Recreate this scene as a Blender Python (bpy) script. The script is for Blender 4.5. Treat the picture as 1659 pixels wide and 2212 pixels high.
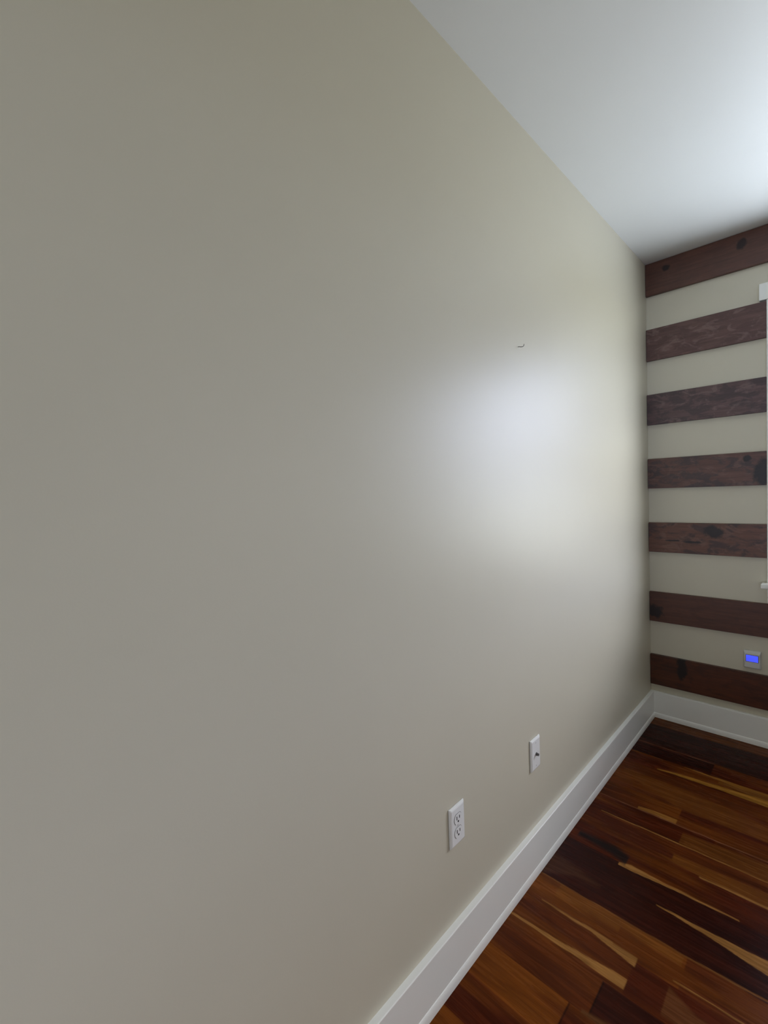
import bpy, bmesh, math
import numpy as np
from mathutils import Vector, Matrix

for o in list(bpy.data.objects): bpy.data.objects.remove(o)
S = bpy.context.scene
C = S.collection

# ------------------------------------------------------------------ camera
F_PX = 983.0
YAW, PITCH, ROLL = 0.7784, -0.042, -0.0377
CAM = Vector((0.7654, -2.9883, 1.3818))
fw = Vector((-math.sin(YAW)*math.cos(PITCH), math.cos(YAW)*math.cos(PITCH), math.sin(PITCH)))
rt = Vector((math.cos(YAW), math.sin(YAW), 0)); up = rt.cross(fw)
c_, s_ = math.cos(ROLL), math.sin(ROLL)
r2 = c_*rt + s_*up; u2 = -s_*rt + c_*up
cd = bpy.data.cameras.new('camera'); cam = bpy.data.objects.new('camera', cd); C.objects.link(cam)
m = Matrix((r2, u2, -fw)).transposed().to_4x4(); m.translation = CAM
cam.matrix_world = m
cd.sensor_fit = 'VERTICAL'; cd.sensor_height = 36.0
cd.lens = F_PX/2212*36.0
cd.clip_start = 0.02
S.camera = cam

# ------------------------------------------------------------------ light
EXPOSURE = 0.0
# radiance by height of the view direction (-1 down .. 1 up)
# bright +y and dim -y outdoor profiles, made up to fit the light indoors
BRIGHT_FIT = [(-1.0, (13.8, 14.8, 17.0)), (-.40, (13.8, 14.8, 17.0)), (-.30, (7.6, 7.5, 6.4)), (-.04, (8.2, 8.2, 7.6)), (.02, (10.6, 11.6, 15.6)),
        (.20, (11.9, 12.8, 17.2)), (.28, (17.8, 17.9, 21.0)), (.50, (17.8, 17.9, 21.0)), (.60, (3, 3.3, 4.4)), (1.0, (2.4, 2.8, 4.0))]
BRIGHT_FIT = [(z_, tuple(v*1.11 for v in c)) for z_, c in BRIGHT_FIT]
DIM_FIT = [(-1.0, (.5, .5, .45)), (-.38, (.6, .6, .5)), (-.32, (3.0, 3.5, 4.5)), (-.03, (3.0, 3.5, 4.5)), (.04, (.9, .9, .9)), (.50, (1.1, 1.1, 1.1)),
         (.62, (7, 7.6, 8.2)), (1.0, (7, 7.6, 8.2))]
S.view_settings.view_transform = 'Standard'
S.view_settings.look = 'None'
S.view_settings.gamma = 1.0
S.view_settings.use_curve_mapping = False
S.view_settings.exposure = EXPOSURE

w = bpy.data.worlds.new('overcast_sky'); S.world = w; w.use_nodes = True
nt = w.node_tree; nt.nodes.clear()
wo = nt.nodes.new('ShaderNodeOutputWorld'); bg = nt.nodes.new('ShaderNodeBackground')
tc = nt.nodes.new('ShaderNodeTexCoord'); sx = nt.nodes.new('ShaderNodeSeparateXYZ')
rp = nt.nodes.new('ShaderNodeValToRGB'); mr = nt.nodes.new('ShaderNodeMapRange')
mr.inputs['From Min'].default_value = -1; mr.inputs['From Max'].default_value = 1
nt.links.new(tc.outputs['Generated'], sx.inputs[0]); nt.links.new(sx.outputs['Z'], mr.inputs['Value'])
nt.links.new(mr.outputs[0], rp.inputs[0]); nt.links.new(rp.outputs[0], bg.inputs['Color'])
nt.links.new(bg.outputs[0], wo.inputs[0])
def fill(ramp, stops):
    el = ramp.color_ramp.elements
    while len(el) < len(stops): el.new(.5)
    for q, (zz, cc) in zip(el, stops): q.position = (zz+1)/2; q.color = (*cc, 1)
fill(rp, BRIGHT_FIT)
rp2 = nt.nodes.new('ShaderNodeValToRGB'); nt.links.new(mr.outputs[0], rp2.inputs[0]); fill(rp2, DIM_FIT)
mx = nt.nodes.new('ShaderNodeMix'); mx.data_type = 'RGBA'
side = nt.nodes.new('ShaderNodeMapRange'); side.interpolation_type = 'SMOOTHSTEP'
side.inputs['From Min'].default_value = .12; side.inputs['From Max'].default_value = -.12
nt.links.new(sx.outputs['Y'], side.inputs['Value']); nt.links.new(side.outputs[0], mx.inputs[0])
nt.links.new(rp.outputs[0], mx.inputs[6]); nt.links.new(rp2.outputs[0], mx.inputs[7])
nt.links.new(mx.outputs[2], bg.inputs['Color'])

def portal(name, loc, rot, sx_, sy_):
    l = bpy.data.lights.new(name, 'AREA'); l.shape = 'RECTANGLE'; l.size = sx_; l.size_y = sy_
    l.cycles.is_portal = True
    o = bpy.data.objects.new(name, l); C.objects.link(o); o.location = loc; o.rotation_euler = rot
    return o

# room
W, D, H = 3.6, 4.3, 2.6241
WX0, WX1, WZ0, WZ1 = 0.613, 1.43, 0.855, 2.255         # window in the boarded wall
DX0, DX1 = .35, 2.2                                     # unseen glazed door behind the camera, added for its light
RY0, RY1 = -1.45, -0.35                                # unseen window in the right wall, added as a second light
portal('daylight_portal', ((WX0+WX1)/2, 0.08, (WZ0+WZ1)/2), (math.radians(-90), 0, 0), WX1-WX0, WZ1-WZ0)
portal('daylight_portal', (DX0/2+DX1/2, -D-.12, 1.075), (math.radians(90), 0, 0), DX1-DX0, 2.05)
portal('daylight_portal', (W+0.10, (RY0+RY1)/2, (WZ0+WZ1)/2), (0, math.radians(90), 0), WZ1-WZ0, RY1-RY0)

# ------------------------------------------------------------------ materials
class NT:
    def __init__(s, name):
        s.m = bpy.data.materials.new(name); s.m.use_nodes = True
        s.t = s.m.node_tree; s.b = s.t.nodes['Principled BSDF']
    def n(s, typ, **kw):
        o = s.t.nodes.new(typ)
        for a, v in kw.items(): setattr(o, a, v)
        return o
    def l(s, a, b): s.t.links.new(a, b)
    def math(s, op, a, b=None, c=None, clamp=False):
        o = s.n('ShaderNodeMath', operation=op); o.use_clamp = clamp
        for i, v in enumerate((a, b, c)):
            if v is None: continue
            if isinstance(v, (int, float)): o.inputs[i].default_value = v
            else: s.l(v, o.inputs[i])
        return o.outputs[0]
    def noise(s, vec, scale, detail=3, rough=.55, dist=0):
        o = s.n('ShaderNodeTexNoise'); s.l(vec, o.inputs['Vector'])
        o.inputs['Scale'].default_value = scale; o.inputs['Detail'].default_value = detail
        o.inputs['Roughness'].default_value = rough; o.inputs['Distortion'].default_value = dist
        return o.outputs['Fac']
    def mapping(s, scale, loc=(0, 0, 0), src='Object'):
        t = s.n('ShaderNodeTexCoord'); p = s.n('ShaderNodeMapping')
        p.inputs['Scale'].default_value = scale; p.inputs['Location'].default_value = loc
        s.l(t.outputs[src], p.inputs['Vector']); return p.outputs[0]
    def ramp(s, fac, stops):
        r = s.n('ShaderNodeValToRGB'); s.l(fac, r.inputs[0]); e = r.color_ramp.elements
        while len(e) < len(stops): e.new(0.5)
        for q, (p, c) in zip(e, stops): q.position = p; q.color = (*c, 1)
        return r.outputs[0]
    def mix(s, fac, a, b, mode='MIX'):
        o = s.n('ShaderNodeMix', data_type='RGBA', blend_type=mode)
        for i, v in ((0, fac), (6, a), (7, b)):
            if isinstance(v, (int, float)): o.inputs[i].default_value = v
            elif isinstance(v, tuple): o.inputs[i].default_value = (*v, 1)
            else: s.l(v, o.inputs[i])
        return o.outputs[2]
    def bump(s, h, strength, dist):
        o = s.n('ShaderNodeBump'); s.l(h, o.inputs['Height'])
        o.inputs['Strength'].default_value = strength; o.inputs['Distance'].default_value = dist
        s.l(o.outputs[0], s.b.inputs['Normal'])
    def set(s, rough=None, ior=None, color=None, metal=None, spec=None):
        if rough is not None: s.b.inputs['Roughness'].default_value = rough
        if ior is not None: s.b.inputs['IOR'].default_value = ior
        if color is not None: s.b.inputs['Base Color'].default_value = (*color, 1)
        if metal is not None: s.b.inputs['Metallic'].default_value = metal
        if spec is not None: s.b.inputs['Specular IOR Level'].default_value = spec
        return s

def paint(name, col, rough, spec=.5, bump=.12, scale=260, var=.03):
    t = NT(name).set(rough, color=col, spec=spec)
    v = t.mapping((1, 1, 1))
    big = t.noise(v, 2.2, 3, .5)
    t.l(t.mix(big, tuple(c*(1-var) for c in col), tuple(min(1, c*(1+var)) for c in col)), t.b.inputs['Base Color'])
    if bump: t.bump(t.noise(v, scale, 2, .5), bump, .0006)
    return t.m

M = {}
M['wall'] = paint('beige_eggshell_paint', (0.598, 0.560, 0.446), .42, .5)
M['ceiling'] = paint('white_ceiling_paint', (0.74, 0.75, 0.74), .5, .5)
M['trim'] = paint('white_semigloss_paint', (0.86, 0.86, 0.82), .28, .5, bump=.05, scale=60)
M['plastic'] = paint('white_plastic', (0.80, 0.80, 0.78), .25, .5, bump=0)
M['plastic_shade'] = paint('off_white_plastic', (0.60, 0.60, 0.57), .3, .5, bump=0)
M['dark'] = paint('dark_slot', (0.02, 0.02, 0.02), .5, .3, bump=0)
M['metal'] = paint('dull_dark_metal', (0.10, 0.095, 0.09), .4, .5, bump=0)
M['screw'] = paint('painted_screw', (0.62, 0.62, 0.60), .35, .5, bump=0)

def floor_mat():
    t = NT('oiled_mixed_hardwood').set(.2, spec=.07)
    a = t.n('ShaderNodeVertexColor'); a.layer_name = 'wood'
    v = t.mapping((2.6, 34, 1)); f = t.noise(v, 1.6, 5, .6, 1.2)
    v2 = t.mapping((9, 170, 1)); f2 = t.noise(v2, 1.0, 4, .6, .5)
    s1 = t.ramp(f, [(.3, (.62, .58, .55)), (.5, (.95, .95, .95)), (.72, (1.3, 1.3, 1.25))])
    s2 = t.ramp(f2, [(.3, (.90, .88, .86)), (.7, (1.08, 1.08, 1.08))])
    c = t.mix(1, a.outputs['Color'], s1, 'MULTIPLY'); c = t.mix(1, c, s2, 'MULTIPLY')
    t.l(c, t.b.inputs['Base Color'])
    r = t.n('ShaderNodeMapRange'); t.l(f, r.inputs[0]); r.inputs['To Min'].default_value = .2; r.inputs['To Max'].default_value = .34
    t.l(r.outputs[0], t.b.inputs['Roughness'])
    t.bump(t.noise(t.mapping((2, 9, 1)), 1.5, 2), .12, .004)
    return t.m
M['floor'] = floor_mat()

def board_mat(name, seed, base, dark, light, knots=(), mott=.5, contrast=1.0):
    """stained plank: base tone, dark brush blotches, pale scrapes, knots (x, z, rx, rz) in board coordinates"""
    t = NT(name).set(.42, spec=.5)
    g = t.mapping((1.6, 1, 34), (seed, seed*.7, seed*1.3)); gr = t.noise(g, 1.5, 5, .6, .8)
    fine = t.noise(t.mapping((14, 1, 260), (seed, 0, 0)), 1, 3, .6)
    blob = t.noise(t.mapping((9, 1, 19), (seed*2.1, 3, seed)), 1.1, 4, .62, .5)
    scr = t.noise(t.mapping((8, 1, 15), (seed*3.3, 9, seed)), 1.2, 5, .62, 1.4)
    c = t.mix(t.ramp(gr, [(.3, (0, 0, 0)), (.7, (1, 1, 1))]), tuple(v*.72 for v in base), tuple(v*1.22 for v in base))
    c = t.mix(t.math('MULTIPLY', t.ramp(blob, [(.47, (0, 0, 0)), (.56, (1, 1, 1))]), mott), c, dark)
    c = t.mix(t.math('MULTIPLY', t.ramp(scr, [(.53, (0, 0, 0)), (.64, (1, 1, 1))]), .65*contrast), c, light)
    c = t.mix(1, c, t.ramp(fine, [(.3, (.85, .85, .85)), (.7, (1.12, 1.12, 1.12))]), 'MULTIPLY')
    if knots:
        tcn = t.n('ShaderNodeTexCoord'); sp = t.n('ShaderNodeSeparateXYZ'); t.l(tcn.outputs['Object'], sp.inputs[0])
        wob = t.noise(t.mapping((30, 1, 30)), 1, 3, .6)
        for kx, kz, rx, rz in knots:
            dx = t.math('DIVIDE', t.math('SUBTRACT', sp.outputs['X'], kx), rx)
            dz = t.math('DIVIDE', t.math('SUBTRACT', sp.outputs['Z'], kz), rz)
            d = t.math('SQRT', t.math('ADD', t.math('MULTIPLY', dx, dx), t.math('MULTIPLY', dz, dz)))
            d = t.math('ADD', d, t.math('MULTIPLY', t.math('SUBTRACT', wob, .5), 1.3))
            k = t.ramp(d, [(.60, (1, 1, 1)), (.98, (0, 0, 0))])
            c = t.mix(t.math('MULTIPLY', k, .95), c, tuple(v*.3 for v in dark))
    t.l(c, t.b.inputs['Base Color'])
    t.bump(gr, .25, .0015)
    return t.m

# ------------------------------------------------------------------ helpers
def box(bm, x0, x1, y0, y1, z0, z1, bev=0, seg=2):
    vs = [bm.verts.new((x, y, z)) for x in (x0, x1) for y in (y0, y1) for z in (z0, z1)]
    fs = [(0, 1, 3, 2), (4, 6, 7, 5), (0, 4, 5, 1), (2, 3, 7, 6), (0, 2, 6, 4), (1, 5, 7, 3)]
    F = [bm.faces.new([vs[i] for i in f]) for f in fs]
    if bev:
        es = list({e for f in F for e in f.edges})
        bmesh.ops.bevel(bm, geom=es, offset=bev, segments=seg, profile=.5, affect='EDGES')
def prism(bm, pts, axis, a, b):
    """profile pts in the plane across axis, swept from a to b"""
    def P(p, t):
        return {'y': (p[0], t, p[1]), 'x': (t, p[0], p[1]), 'z': (p[0], p[1], t)}[axis]
    A = [bm.verts.new(P(p, a)) for p in pts]; B = [bm.verts.new(P(p, b)) for p in pts]
    n = len(pts)
    bm.faces.new(A); bm.faces.new(B[::-1])
    for i in range(n): bm.faces.new((A[i], B[i], B[(i+1) % n], A[(i+1) % n]))
def tube(bm, path, r, seg=10, cap=True):
    rings = []
    for i, p in enumerate(path):
        p = Vector(p); a = Vector(path[max(0, i-1)]); b = Vector(path[min(len(path)-1, i+1)])
        d = (b-a).normalized(); u = d.orthogonal().normalized() if i == 0 else (u - d*u.dot(d)).normalized()
        v = d.cross(u); rr = r[i] if isinstance(r, (list, tuple)) else r
        rings.append([bm.verts.new(p + u*rr*math.cos(t) + v*rr*math.sin(t)) for t in [2*math.pi*j/seg for j in range(seg)]])
    for A, B in zip(rings, rings[1:]):
        for j in range(seg): bm.faces.new((A[j], A[(j+1) % seg], B[(j+1) % seg], B[j]))
    if cap: bm.faces.new(rings[0][::-1]); bm.faces.new(rings[-1])
def obj(name, bm, mat, parent=None, loc=None, smooth=False):
    bmesh.ops.recalc_face_normals(bm, faces=bm.faces[:])
    me = bpy.data.meshes.new(name); bm.to_mesh(me); bm.free(); me.materials.append(mat)
    o = bpy.data.objects.new(name, me); C.objects.link(o)
    if loc: o.location = loc
    if parent: o.parent = parent
    if smooth:
        for p in me.polygons: p.use_smooth = True
    return o
def structure(o, label=None):
    o['kind'] = 'structure'
    if label: o['label'] = label
    return o
def tag(o, label, cat, group=None):
    o['label'] = label; o['category'] = cat
    if group: o['group'] = group
    return o
def empty(name, loc, label, cat, group=None):
    o = bpy.data.objects.new(name, None); C.objects.link(o); o.location = loc; o.empty_display_size = .05
    return tag(o, label, cat, group)

# ------------------------------------------------------------------ room shell
T = .14
bm = bmesh.new(); box(bm, -T, 0, -D-T, T, -.1, H+.1)
structure(obj('wall_left', bm, M['wall']), 'large beige painted wall with a soft satin sheen')
def holed_wall(u0, u1, h0, h1, z0, z1, make):
    for a in ((u0, h0, -.1, H+.1), (h1, u1, -.1, H+.1), (h0, h1, -.1, z0), (h0, h1, z1, H+.1)): make(*a)
bm = bmesh.new()
holed_wall(0, W, WX0, WX1, WZ0, WZ1, lambda a, b, c, d: box(bm, a, b, 0, .085, c, d))
structure(obj('wall_back', bm, M['wall']), 'beige wall carrying the horizontal stained boards')
bm = bmesh.new()
holed_wall(-D, T, RY0, RY1, WZ0, WZ1, lambda a, b, c, d: box(bm, W, W+T, a, b, c, d))
structure(obj('wall_right', bm, M['wall']))
bm = bmesh.new(); box(bm, 0, DX0, -D-T, -D, -.1, H+.1); box(bm, DX1, W, -D-T, -D, -.1, H+.1); box(bm, DX0, DX1, -D-T, -D, 2.1, H+.1); box(bm, DX0, DX1, -D-T, -D, -.1, .05)
structure(obj('wall_front', bm, M['wall']))
bm = bmesh.new(); box(bm, 0, W, -D, 0, H, H+.1)
structure(obj('ceiling', bm, M['ceiling']), 'plain white painted ceiling')

# ---- floor: boards run along x, 115 mm wide
PW = .1152; Y_OFF = -.0046
def vnoise(x, y, seed):
    def hsh(i, j):
        n = (i*374761393 + j*668265263 + seed*1442695041) & 0xffffffff
        n = ((n ^ (n >> 13))*1274126177) & 0xffffffff
        return ((n ^ (n >> 16)) & 0xffff)/65535.0
    i = np.floor(x).astype(np.int64); j = np.floor(y).astype(np.int64); fx = x-i; fy = y-j
    fx = fx*fx*(3-2*fx); fy = fy*fy*(3-2*fy)
    return (hsh(i, j)*(1-fx)+hsh(i+1, j)*fx)*(1-fy)+(hsh(i, j+1)*(1-fx)+hsh(i+1, j+1)*fx)*fy
xs = np.concatenate([np.arange(-.0, .80, .004), np.linspace(.80, W, 200)])
ys = -np.concatenate([np.arange(0, 2.30, PW/40), np.linspace(2.30, D, 420)])
X, Y = np.meshgrid(xs, ys, indexing='ij')
v = (Y_OFF-Y)/PW; row = np.floor(v).astype(int); fr = v-row           # fr 0 = edge nearer the boarded wall
TONE = {'dk': (.030, .0050, .0022), 'rd': (.070, .0115, .0026), 'br': (.095, .0205, .0036), 'or': (.170, .046, .0050),
        'go': (.220, .080, .0080), 'tn': (.110, .0320, .0080), 'pl': (.30, .135, .040)}
TONES = ['dk', 'rd', 'br', 'or', 'go', 'tn']
# visible rows: list of (x where the plank starts, tone)
ROWS = {0: [(-1, 'tn')], 1: [(-1, 'dk')], 2: [(-1, 'dk')], 3: [(-1, 'dk'), (.362, 'rd')], 4: [(-1, 'rd')], 5: [(-1, 'br')],
        6: [(-1, 'br'), (.60, 'or')], 7: [(-1, 'br'), (.318, 'rd')], 8: [(-1, 'rd'), (.45, 'br')], 9: [(-1, 'br')], 10: [(-1, 'rd')],
        11: [(-1, 'dk')], 12: [(-1, 'dk')], 13: [(-1, 'or'), (.47, 'br')], 14: [(-1, 'br'), (.362, 'rd')], 15: [(-1, 'br'), (.315, 'dk')],
        16: [(-1, 'or'), (.268, 'rd')], 17: [(-1, 'rd')], 18: [(-1, 'or')]}
rng = np.random.RandomState(11)
col = np.zeros(X.shape+(3,))
for r in range(int(row.min()), int(row.max())+1):
    segs = list(ROWS.get(r, [(-1, TONES[rng.randint(6)])]))
    x = max(s[0] for s in segs); x = max(x, .1)
    while x < W:
        x += .55+rng.rand()*.8; segs.append((max(x, .85), TONES[rng.randint(6)]))
    mrow = row == r
    for k, (x0, tn) in enumerate(segs):
        x1 = segs[k+1][0] if k+1 < len(segs) else 99
        mk = mrow & (X >= x0) & (X < x1)
        b = np.array(TONE[tn]); sd = r*17+k
        n1 = vnoise(X*3.0, fr*3.2, sd)[mk][:, None]; n2 = vnoise(X*5.5+7, fr*7+3, sd+5)[mk][:, None]
        tw = np.array(TONE['or'] if tn in ('br', 'rd', 'tn') else TONE['rd'])
        c = b*(.75+.5*n2)
        f = np.clip((n1-.58)*4, 0, 1)*(.55 if tn != 'dk' else .25)
        col[mk] = c*(1-f)+tw*f
        # joint
        if k: 
            j = mrow & (np.abs(X-x0) < .0012); col[j] = col[j]*.35
# sapwood streaks and thin pale lines along plank seams: (points (x, y far, y near)), colour
def streak(pts, c, soft=.002):
    px = [p[0] for p in pts]
    a = np.interp(X, px, [p[1] for p in pts]); b = np.interp(X, px, [p[2] for p in pts])
    wv = (vnoise(X*22, X*0, 3)-.5)*.004
    f = np.clip((a+wv-Y)/soft+.5, 0, 1)*np.clip((Y-b-wv)/soft+.5, 0, 1)*((X >= px[0]) & (X <= px[-1]))
    f = (f*(.8+.35*vnoise(X*30, Y*260, 9)))[..., None].clip(0, 1)
    col[:] = col*(1-f)+np.array(c)*f
PALE = (.33, .150, .038); GOLD = (.30, .130, .018); EDGE = (.22, .085, .040)
streak([(0, -.104, -.107), (.30, -.095, -.099), (.8, -.093, -.098)], (.16, .060, .018))
streak([(.02, -.345, -.349), (.36, -.348, -.352)], EDGE)
streak([(.115, -.466, -.469), (.17, -.468, -.475)], EDGE)
streak([(.26, -.466, -.470), (.36, -.466, -.478), (.57, -.464, -.515), (.9, -.464, -.55)], (.26, .105, .017), .006)
streak([(.167, -.562, -.570), (.26, -.545, -.566), (.414, -.530, -.562), (.58, -.515, -.566), (.9, -.52, -.57)], GOLD, .004)
streak([(.40, -.492, -.512), (.60, -.485, -.52), (.8, -.50, -.52)], (.17, .060, .010), .006)
streak([(.05, -.66, -.69), (.30, -.66, -.81), (.60, -.715, -.81), (.9, -.72, -.81)], (.150, .043, .0065), .012)
streak([(.02, -.922, -.927), (.30, -.924, -.928), (.62, -.920, -.925)], EDGE)
streak([(.18, -.905, -.922), (.25, -.895, -.922), (.317, -.892, -.922)], (.28, .115, .022), .004)
streak([(.07, -1.034, -1.037), (.29, -1.030, -1.036), (.65, -1.026, -1.033)], PALE)
streak([(.35, -.96, -1.03), (.60, -.94, -1.03), (.9, -.93, -1.03)], (.145, .044, .0068), .015)
streak([(.20, -1.09, -1.12), (.40, -1.10, -1.15), (.70, -1.08, -1.155)], (.17, .052, .0075), .012)
streak([(.44, -1.152, -1.160), (.70, -1.146, -1.157)], PALE)
streak([(.215, -1.272, -1.286), (.25, -1.258, -1.286), (.352, -1.264, -1.276), (.56, -1.264, -1.268)], PALE)
streak([(.05, -1.21, -1.24), (.18, -1.20, -1.25), (.235, -1.225, -1.275)], (.014, .006, .005), .02)
streak([(.36, -1.372, -1.375), (.497, -1.370, -1.388), (.64, -1.362, -1.412), (.9, -1.36, -1.43)], PALE)
streak([(.02, -1.500, -1.504), (.45, -1.500, -1.506), (.66, -1.490, -1.496)], (.20, .075, .018))
streak([(.10, -1.506, -1.56), (.35, -1.506, -1.55), (.46, -1.506, -1.54)], (.19, .060, .009), .015)
streak([(.075, -1.602, -1.605), (.24, -1.598, -1.610), (.365, -1.598, -1.632)], PALE)
streak([(.01, -1.712, -1.719), (.11, -1.706, -1.716), (.254, -1.694, -1.716), (.33, -1.682, -1.717), (.362, -1.682, -1.717)], PALE)
streak([(.456, -1.597, -1.601), (.70, -1.596, -1.600)], PALE)
streak([(.02, -1.385, -1.50), (.12, -1.40, -1.44), (.2, -1.42, -1.43)], (.062, .020, .009), .02)
streak([(.45, -1.625, -1.715), (.52, -1.66, -1.715), (.9, -1.66, -1.715)], (.125, .040, .012), .01)
streak([(.30, -1.53, -1.60), (.45, -1.545, -1.60), (.56, -1.56, -1.58)], (.13, .032, .004), .012)
streak([(.02, -1.04, -1.09), (.25, -1.06, -1.14), (.35, -1.10, -1.13)], (.075, .014, .004), .01)
streak([(.30, -1.84, -1.85), (.5, -1.80, -1.835)], (.12, .045, .013), .01)
# fine dark seam between planks
seam = np.minimum(fr, 1-fr)*PW
f = np.clip(1-seam/.0012, 0, 1)[..., None]*.35; col = col*(1-f)
nx, ny = X.shape
verts = np.stack([X, Y, np.zeros_like(X)], -1).reshape(-1, 3)
idx = np.arange(nx*ny).reshape(nx, ny)
quads = np.stack([idx[:-1, :-1], idx[:-1, 1:], idx[1:, 1:], idx[1:, :-1]], -1).reshape(-1, 4)
me = bpy.data.meshes.new('floor')
me.vertices.add(len(verts)); me.vertices.foreach_set('co', verts.ravel())
me.loops.add(quads.size); me.loops.foreach_set('vertex_index', quads.ravel())
me.polygons.add(len(quads)); me.polygons.foreach_set('loop_start', np.arange(len(quads))*4)
me.update(calc_edges=True)
at = me.color_attributes.new('wood', 'FLOAT_COLOR', 'POINT')
at.data.foreach_set('color', np.concatenate([col.reshape(-1, 3), np.ones((nx*ny, 1))], 1).ravel().astype(np.float32))
if me.polygons[0].normal.z < 0: me.flip_normals()
me.materials.append(M['floor'])
fl = bpy.data.objects.new('floor', me); C.objects.link(fl)
structure(fl, 'glossy reddish brown hardwood plank floor with golden streaks')
bm = bmesh.new(); box(bm, -T, W+T, -D-T, T, -.12, -.002); obj('subfloor', bm, M['floor'], fl)

# ---- baseboards with their shoe moulding as a part
BH, BT_, SH = .1516, .0182, .028
SHX = .0235
def bb_profile():
    r = .0025; p = [(0, 0), (BT_, 0), (BT_, BH-r)]
    p += [(BT_-r+r*math.cos(a), BH-r+r*math.sin(a)) for a in [math.radians(t) for t in (30, 60, 90)]]
    return p+[(0, BH)]
def shoe_profile():
    R_ = SHX-BT_+.006
    p = [(BT_-.006, 0), (SHX, 0)]
    for t in range(0, 91, 15):
        a = math.radians(t); p.append((BT_-.001+(SHX-BT_+.001)*math.cos(a), .006+(SH-.006)*math.sin(a)))
    return p+[(BT_-.006, SH)]
bm = bmesh.new(); prism(bm, bb_profile(), 'y', -D, 0)
bl = structure(obj('baseboard_left', bm, M['trim']), 'white baseboard along the large bare wall')
bm = bmesh.new(); prism(bm, shoe_profile(), 'y', -D, 0); obj('shoe_moulding', bm, M['trim'], bl)
bm = bmesh.new(); prism(bm, [(-a, b) for a, b in bb_profile()], 'x', BT_, W)
bb = structure(obj('baseboard_back', bm, M['trim']), 'white baseboard under the stained boards')
bm = bmesh.new(); prism(bm, [(-a, b) for a, b in shoe_profile()], 'x', BT_, W); obj('shoe_moulding', bm, M['trim'], bb)
bm = bmesh.new(); prism(bm, [(W-a, b) for a, b in bb_profile()], 'y', -D, -BT_)
structure(obj('baseboard_right', bm, M['trim']))
bm = bmesh.new(); prism(bm, [(-D+a, b) for a, b in bb_profile()], 'x', DX1, W-BT_)
structure(obj('baseboard_front', bm, M['trim']))
bm = bmesh.new()
for a, b in ((DX0, DX0+.09), ((DX0+DX1)/2-.05, (DX0+DX1)/2+.05), (DX1-.09, DX1)): box(bm, a, b, -D-.09, -D-.04, .05, 2.1)
for a, b in ((.05, .12), (2.01, 2.1)): box(bm, DX0+.09, (DX0+DX1)/2-.05, -D-.09, -D-.04, a, b); box(bm, (DX0+DX1)/2+.05, DX1-.09, -D-.09, -D-.04, a, b)
structure(obj('door_fill', bm, M['trim']))  # frame of the unseen door, added to brighten the lower left wall

# ---- windows
def glass(name='clear_pane', tint=(.95, .97, .96)):
    t = NT(name); t.t.nodes.clear()
    o = t.n('ShaderNodeOutputMaterial'); a = t.n('ShaderNodeBsdfTransparent'); b = t.n('ShaderNodeBsdfGlossy')
    b.inputs['Roughness'].default_value = .02; a.inputs[0].default_value = (*tint, 1)
    mx = t.n('ShaderNodeMixShader'); mx.inputs[0].default_value = .06
    t.l(a.outputs[0], mx.inputs[1]); t.l(b.outputs[0], mx.inputs[2]); t.l(mx.outputs[0], o.inputs[0])
    return t.m
M['glass'] = glass(); M['dimmed_glass'] = glass('dimmed_pane', (.50, .48, .44))  # second tint is made up to dim the added right-wall window
def make_window(name, u0, u1, frame_fn, pane='glass'):
    """frame_fn(bm, u0, u1, d0, d1, z0, z1, bev) adds a box; u along the wall, d = distance into the room (negative = in the wall)"""
    CW, HL = .080, .028
    bm = bmesh.new()
    frame_fn(bm, u0-CW, u0, 0, .019, WZ0, 2.2612, .0015); frame_fn(bm, u1, u1+CW, 0, .019, WZ0, 2.2612, .0015)
    win = structure(obj(name, bm, M['trim']), 'white painted window casing')
    bm = bmesh.new(); frame_fn(bm, u0-CW-HL, u1+CW+HL, 0, .025, 2.2612, 2.3422, .0015); obj('head_casing', bm, M['trim'], win)
    bm = bmesh.new(); frame_fn(bm, u0-CW-.023, u1+CW+.023, 0, .055, .828, .855, .006); obj('window_sill', bm, M['trim'], win)
    bm = bmesh.new(); frame_fn(bm, u0-CW, u1+CW, 0, .019, .750, .828, .0015); obj('apron', bm, M['trim'], win)
    bm = bmesh.new(); z = (WZ0+WZ1)/2; t = .045
    frame_fn(bm, u0, u0+t, -.11, -.06, WZ0, WZ1, 0); frame_fn(bm, u1-t, u1, -.11, -.06, WZ0, WZ1, 0)
    for a, b in ((WZ0, WZ0+t), (z-t/2, z+t/2), (WZ1-t, WZ1)): frame_fn(bm, u0+t, u1-t, -.11, -.06, a, b, 0)
    obj('window_sash', bm, M['trim'], win)
    bm = bmesh.new(); frame_fn(bm, u0+t, u1-t, -.088, -.084, WZ0+t, z-t/2, 0); obj('window_pane', bm, M[pane], win)
    bm = bmesh.new(); frame_fn(bm, u0+t, u1-t, -.088, -.084, z+t/2, WZ1-t, 0); obj('window_pane', bm, M[pane], win)
    return win
SHIFT = lambda d: -.045 if d < 0 else 0
make_window('window_1', WX0, WX1, lambda bm, a, b, c, d, e, f, v: box(bm, a, b, -d+SHIFT(d), -c+SHIFT(d), e, f, v))
make_window('window_fill', RY0, RY1, lambda bm, a, b, c, d, e, f, v: box(bm, W-d, W-c, a, b, e, f, v), 'dimmed_glass')  # unseen right-wall window, added to light the corner

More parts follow.
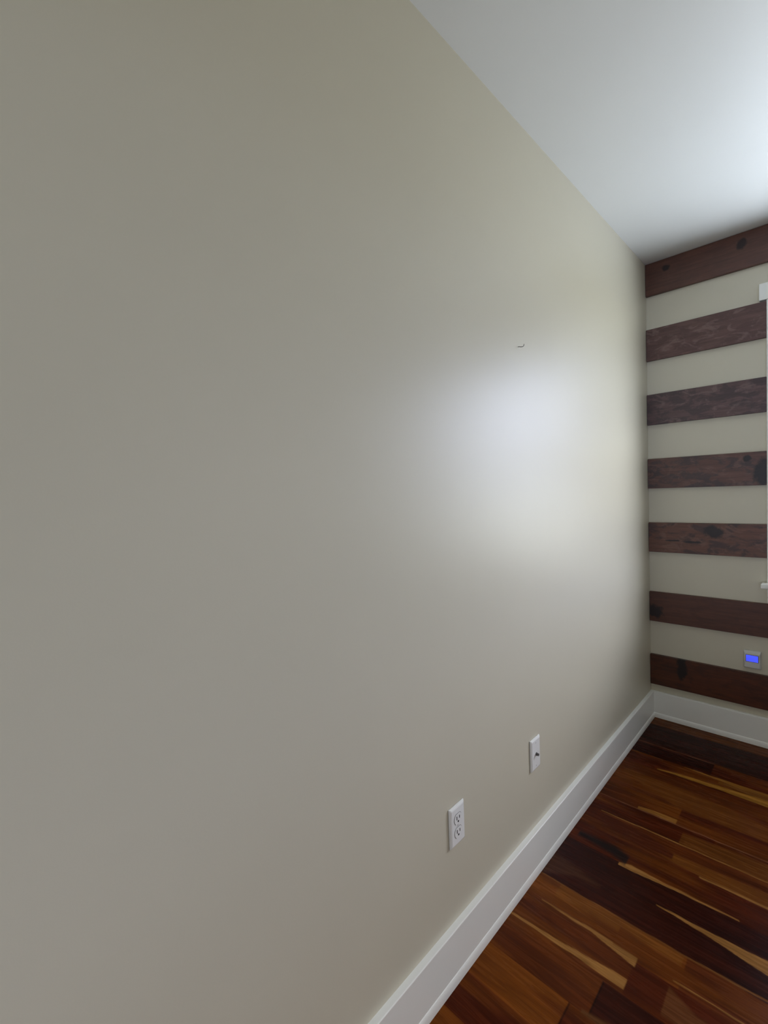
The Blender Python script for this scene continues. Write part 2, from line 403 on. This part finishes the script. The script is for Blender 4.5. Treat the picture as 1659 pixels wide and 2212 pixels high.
# ------------------------------------------------------------------ stained boards on the back wall
BTH = .019; GAP = .002
CAS = .532
BOARDS = [ # z top, z bottom, x end, material settings, label
 (2.6220, 2.4427, W-.02, dict(base=(.105, .042, .028), dark=(.045, .018, .016), light=(.14, .06, .045), knots=((.105, -.052, .024, .020), (.435, -.055, .024, .030)), mott=.25, contrast=.3),
  'stained brown board with two dark knots, topmost, tight under the ceiling'),
 (2.2550, 2.0779, CAS, dict(base=(.120, .062, .054), dark=(.075, .036, .034), light=(.20, .125, .110), mott=.6),  # base colour raised to carry this board's sheen
  'reddish stained board with faint pale scrapes, second from the ceiling'),
 (1.8863, 1.7133, CAS, dict(base=(.112, .064, .062), dark=(.050, .032, .036), light=(.185, .120, .110), mott=.75),  # sheen put into the base colour here too
  'mottled stained board with a greyish purple sheen, third from the ceiling'),
 (1.5190, 1.3487, CAS, dict(base=(.112, .050, .038), dark=(.034, .024, .028), light=(.165, .088, .068), mott=.7, knots=((.525, -.105, .055, .085), (.455, -.03, .02, .02))),
  'stained board ending in a blackish patch by the window, fourth from the ceiling'),
 (1.1509, .9805, CAS, dict(base=(.125, .048, .028), dark=(.036, .018, .018), light=(.17, .082, .055), mott=.75, knots=((.31, -.045, .055, .04), (.215, -.105, .05, .007), (.12, -.10, .04, .006))),
  'stained board with a dark blotch above a thin crack, fifth from the ceiling'),
 (.7463, .5723, W-.02, dict(base=(.090, .030, .016), dark=(.028, .009, .007), light=(.11, .040, .022), mott=.2, contrast=.2, knots=((.028, -.115, .050, .045),)),
  'dark stained board with a black knot in its left corner, just below sill height'),
 (.3737, .1963, W-.02, dict(base=(.080, .020, .006), dark=(.020, .005, .003), light=(.100, .034, .010), mott=.35, contrast=.2, knots=((.16, -.04, .03, .09),)),
  'darkest red brown stained board, lowest, just above the baseboard')]
for i, (zt, zb, xe, ms, lab) in enumerate(BOARDS):
    bm = bmesh.new(); box(bm, 0, xe-GAP, -BTH, 0, zb-zt, 0, .0012, 1)
    # slightly uneven sawn edges
    o = obj('wooden_board', bm, board_mat('stained_board_wood', 3.1+i*4.7, **ms), loc=(GAP, -.0003, zt))
    tag(o, lab, 'board', 'stained boards across the beige wall')

# ------------------------------------------------------------------ wall plates on the left wall (built facing +x, origin on the wall)
def plate_mesh(bm, w=.0699, h=.1143, t=.0080):
    y0, z0 = -w/2, -h/2; i = .0058
    A = [(.0014, y0, z0), (.0014, -y0, z0), (.0014, -y0, -z0), (.0014, y0, -z0)]
    B = [(t*.58, y, z) for _, y, z in A]
    Cc = [(t, y+(i if y < 0 else -i), z+(i if z < 0 else -i)) for _, y, z in A]
    R = [[bm.verts.new(p) for p in q] for q in (A, B, Cc)]
    for P_, Q in zip(R, R[1:]):
        for j in range(4): bm.faces.new((P_[j], P_[(j+1) % 4], Q[(j+1) % 4], Q[j]))
    bm.faces.new(R[0][::-1]); bm.faces.new(R[-1])
    bmesh.ops.bevel(bm, geom=[e for e in bm.edges if all(v.co.x > t*.3 for v in e.verts)], offset=.0012, segments=2, affect='EDGES')
def disc(bm, x0, x1, y, z, r, seg=24, ry=None, clip=None):
    pts = []
    for j in range(seg):
        a = 2*math.pi*j/seg; yy = r*math.cos(a); zz = r*math.sin(a)
        if clip: zz = max(-clip, min(clip, zz))
        pts.append((yy, zz))
    A = [bm.verts.new((x0, y+p, z+q)) for p, q in pts]; B = [bm.verts.new((x1, y+p, z+q)) for p, q in pts]
    for j in range(seg): bm.faces.new((A[j], A[(j+1) % seg], B[(j+1) % seg], B[j]))
    bm.faces.new(A[::-1]); bm.faces.new(B)

out = empty('power_outlet', (0, -2.0027+.0352, .3717+.0572), 'white duplex power outlet on the beige wall, nearer the camera', 'outlet')
bm = bmesh.new(); plate_mesh(bm); obj('cover_plate', bm, M['plastic'], out)
bm = bmesh.new(); box(bm, 0, .0016, -.0335, .0335, -.0555, .0555); obj('shade_gap_box', bm, M['metal'], out)  # dark box behind the plate, stands in for shade on its side edge
for s in (1, -1):
    bm = bmesh.new(); disc(bm, .004, .0093, 0, s*.0195, .0172, 32, clip=.0142); rec = obj('receptacle', bm, M['plastic'], out)
    bm = bmesh.new(); disc(bm, .004, .0083, 0, s*.0195, .0181, 32, clip=.0151); obj('receptacle_gap', bm, M['dark'], rec)
    for yy, hh in ((-.0064, .0052), (.0064, .0042)):
        bm = bmesh.new(); box(bm, .005, .0096, yy-.0014, yy+.0014, s*.0195+.003-hh, s*.0195+.003+hh); obj('slot', bm, M['dark'], rec)
    bm = bmesh.new(); disc(bm, .005, .0096, 0, s*.0195-.0078, .0029, 14); obj('ground_hole', bm, M['dark'], rec)
bm = bmesh.new(); disc(bm, .005, .0090, 0, 0, .003, 16); obj('screw', bm, M['screw'], out)

cx = empty('cable_outlet', (0, -1.5214+.035, .3646+.0572), 'white coaxial cable wall plate with one dark connector, nearer the corner', 'wall plate')
bm = bmesh.new(); plate_mesh(bm); obj('cover_plate', bm, M['plastic'], cx)
bm = bmesh.new(); box(bm, 0, .0016, -.0335, .0335, -.0555, .0555); obj('shade_gap_box', bm, M['metal'], cx)  # same dark box, added as shade behind this plate
bm = bmesh.new(); disc(bm, .006, .0100, 0, 0, .0062, 6); con = obj('hex_nut', bm, M['metal'], cx)
bm = bmesh.new(); tube(bm, [(.006, 0, 0), (.018, 0, 0)], .0044, 18)
tube(bm, [(.0085, 0, 0), (.0092, 0, 0)], .0049, 18); tube(bm, [(.0115, 0, 0), (.0122, 0, 0)], .0049, 18); tube(bm, [(.0145, 0, 0), (.0152, 0, 0)], .0049, 18)
obj('coaxial_connector', bm, M['metal'], cx)
for s in (1, -1):
    bm = bmesh.new(); disc(bm, .005, .0086, 0, s*.0415, .003, 16); obj('screw', bm, M['screw'], cx)

# ------------------------------------------------------------------ small hook
bm = bmesh.new()
tube(bm, [(-.003, 0, 0), (.004, 0, -.0008), (.010, .0010, -.0026), (.0155, .0024, -.0034), (.0190, .0034, -.0014), (.0200, .0038, .0022), (.0200, .0038, .0052)], [.0011]*6+[.0009], 8)
hk = obj('picture_hook', bm, M['metal'], loc=(0, -1.5307, 1.8628), smooth=True)
tag(hk, 'tiny bent metal picture hook sticking out of the bare beige wall', 'hook')

# ------------------------------------------------------------------ blue-lit control between the two lowest boards
tx = (.4375+.5086)/2
th = empty('thermostat', (tx, 0, .4003), 'small white wall control with a glowing blue screen, between the two lowest boards', 'thermostat')
bm = bmesh.new()
hw, hh = .0355, .091
back = [(-hw, 0, 0), (hw, 0, 0), (hw, 0, hh), (-hw, 0, hh)]
mid = [(x, -.016, z) for x, _, z in back]
front = [(x*.86, -.026, .006 if z == 0 else z-.013) for x, _, z in back]
R = [[bm.verts.new(p) for p in q] for q in (back, mid, front)]
for P_, Q in zip(R, R[1:]):
    for j in range(4): bm.faces.new((P_[j], P_[(j+1) % 4], Q[(j+1) % 4], Q[j]))
bm.faces.new(R[0][::-1]); bm.faces.new(R[-1])
bmesh.ops.bevel(bm, geom=[e for e in bm.edges if any(v.co.y < -.01 for v in e.verts)], offset=.0015, segments=2, affect='EDGES')
obj('housing', bm, M['plastic_shade'], th)
bm = bmesh.new(); box(bm, -.0265, .0265, -.0272, -.0225, .036, .073, .001, 1); bz = obj('bezel', bm, M['metal'], th)
t = NT('blue_backlit_screen'); t.set(.3, color=(.02, .03, .3))
tv = t.mapping((1, 1, 1)); nf = t.noise(tv, 25, 2)
t.l(t.ramp(nf, [(.3, (.055, .085, 1.0)), (.7, (.085, .12, 1.0))]), t.b.inputs['Emission Color']); t.b.inputs['Emission Strength'].default_value = 1.0
bm = bmesh.new(); box(bm, -.0245, .0245, -.0280, -.0265, .038, .071, .0008, 1); obj('screen', bm, t.m, th)
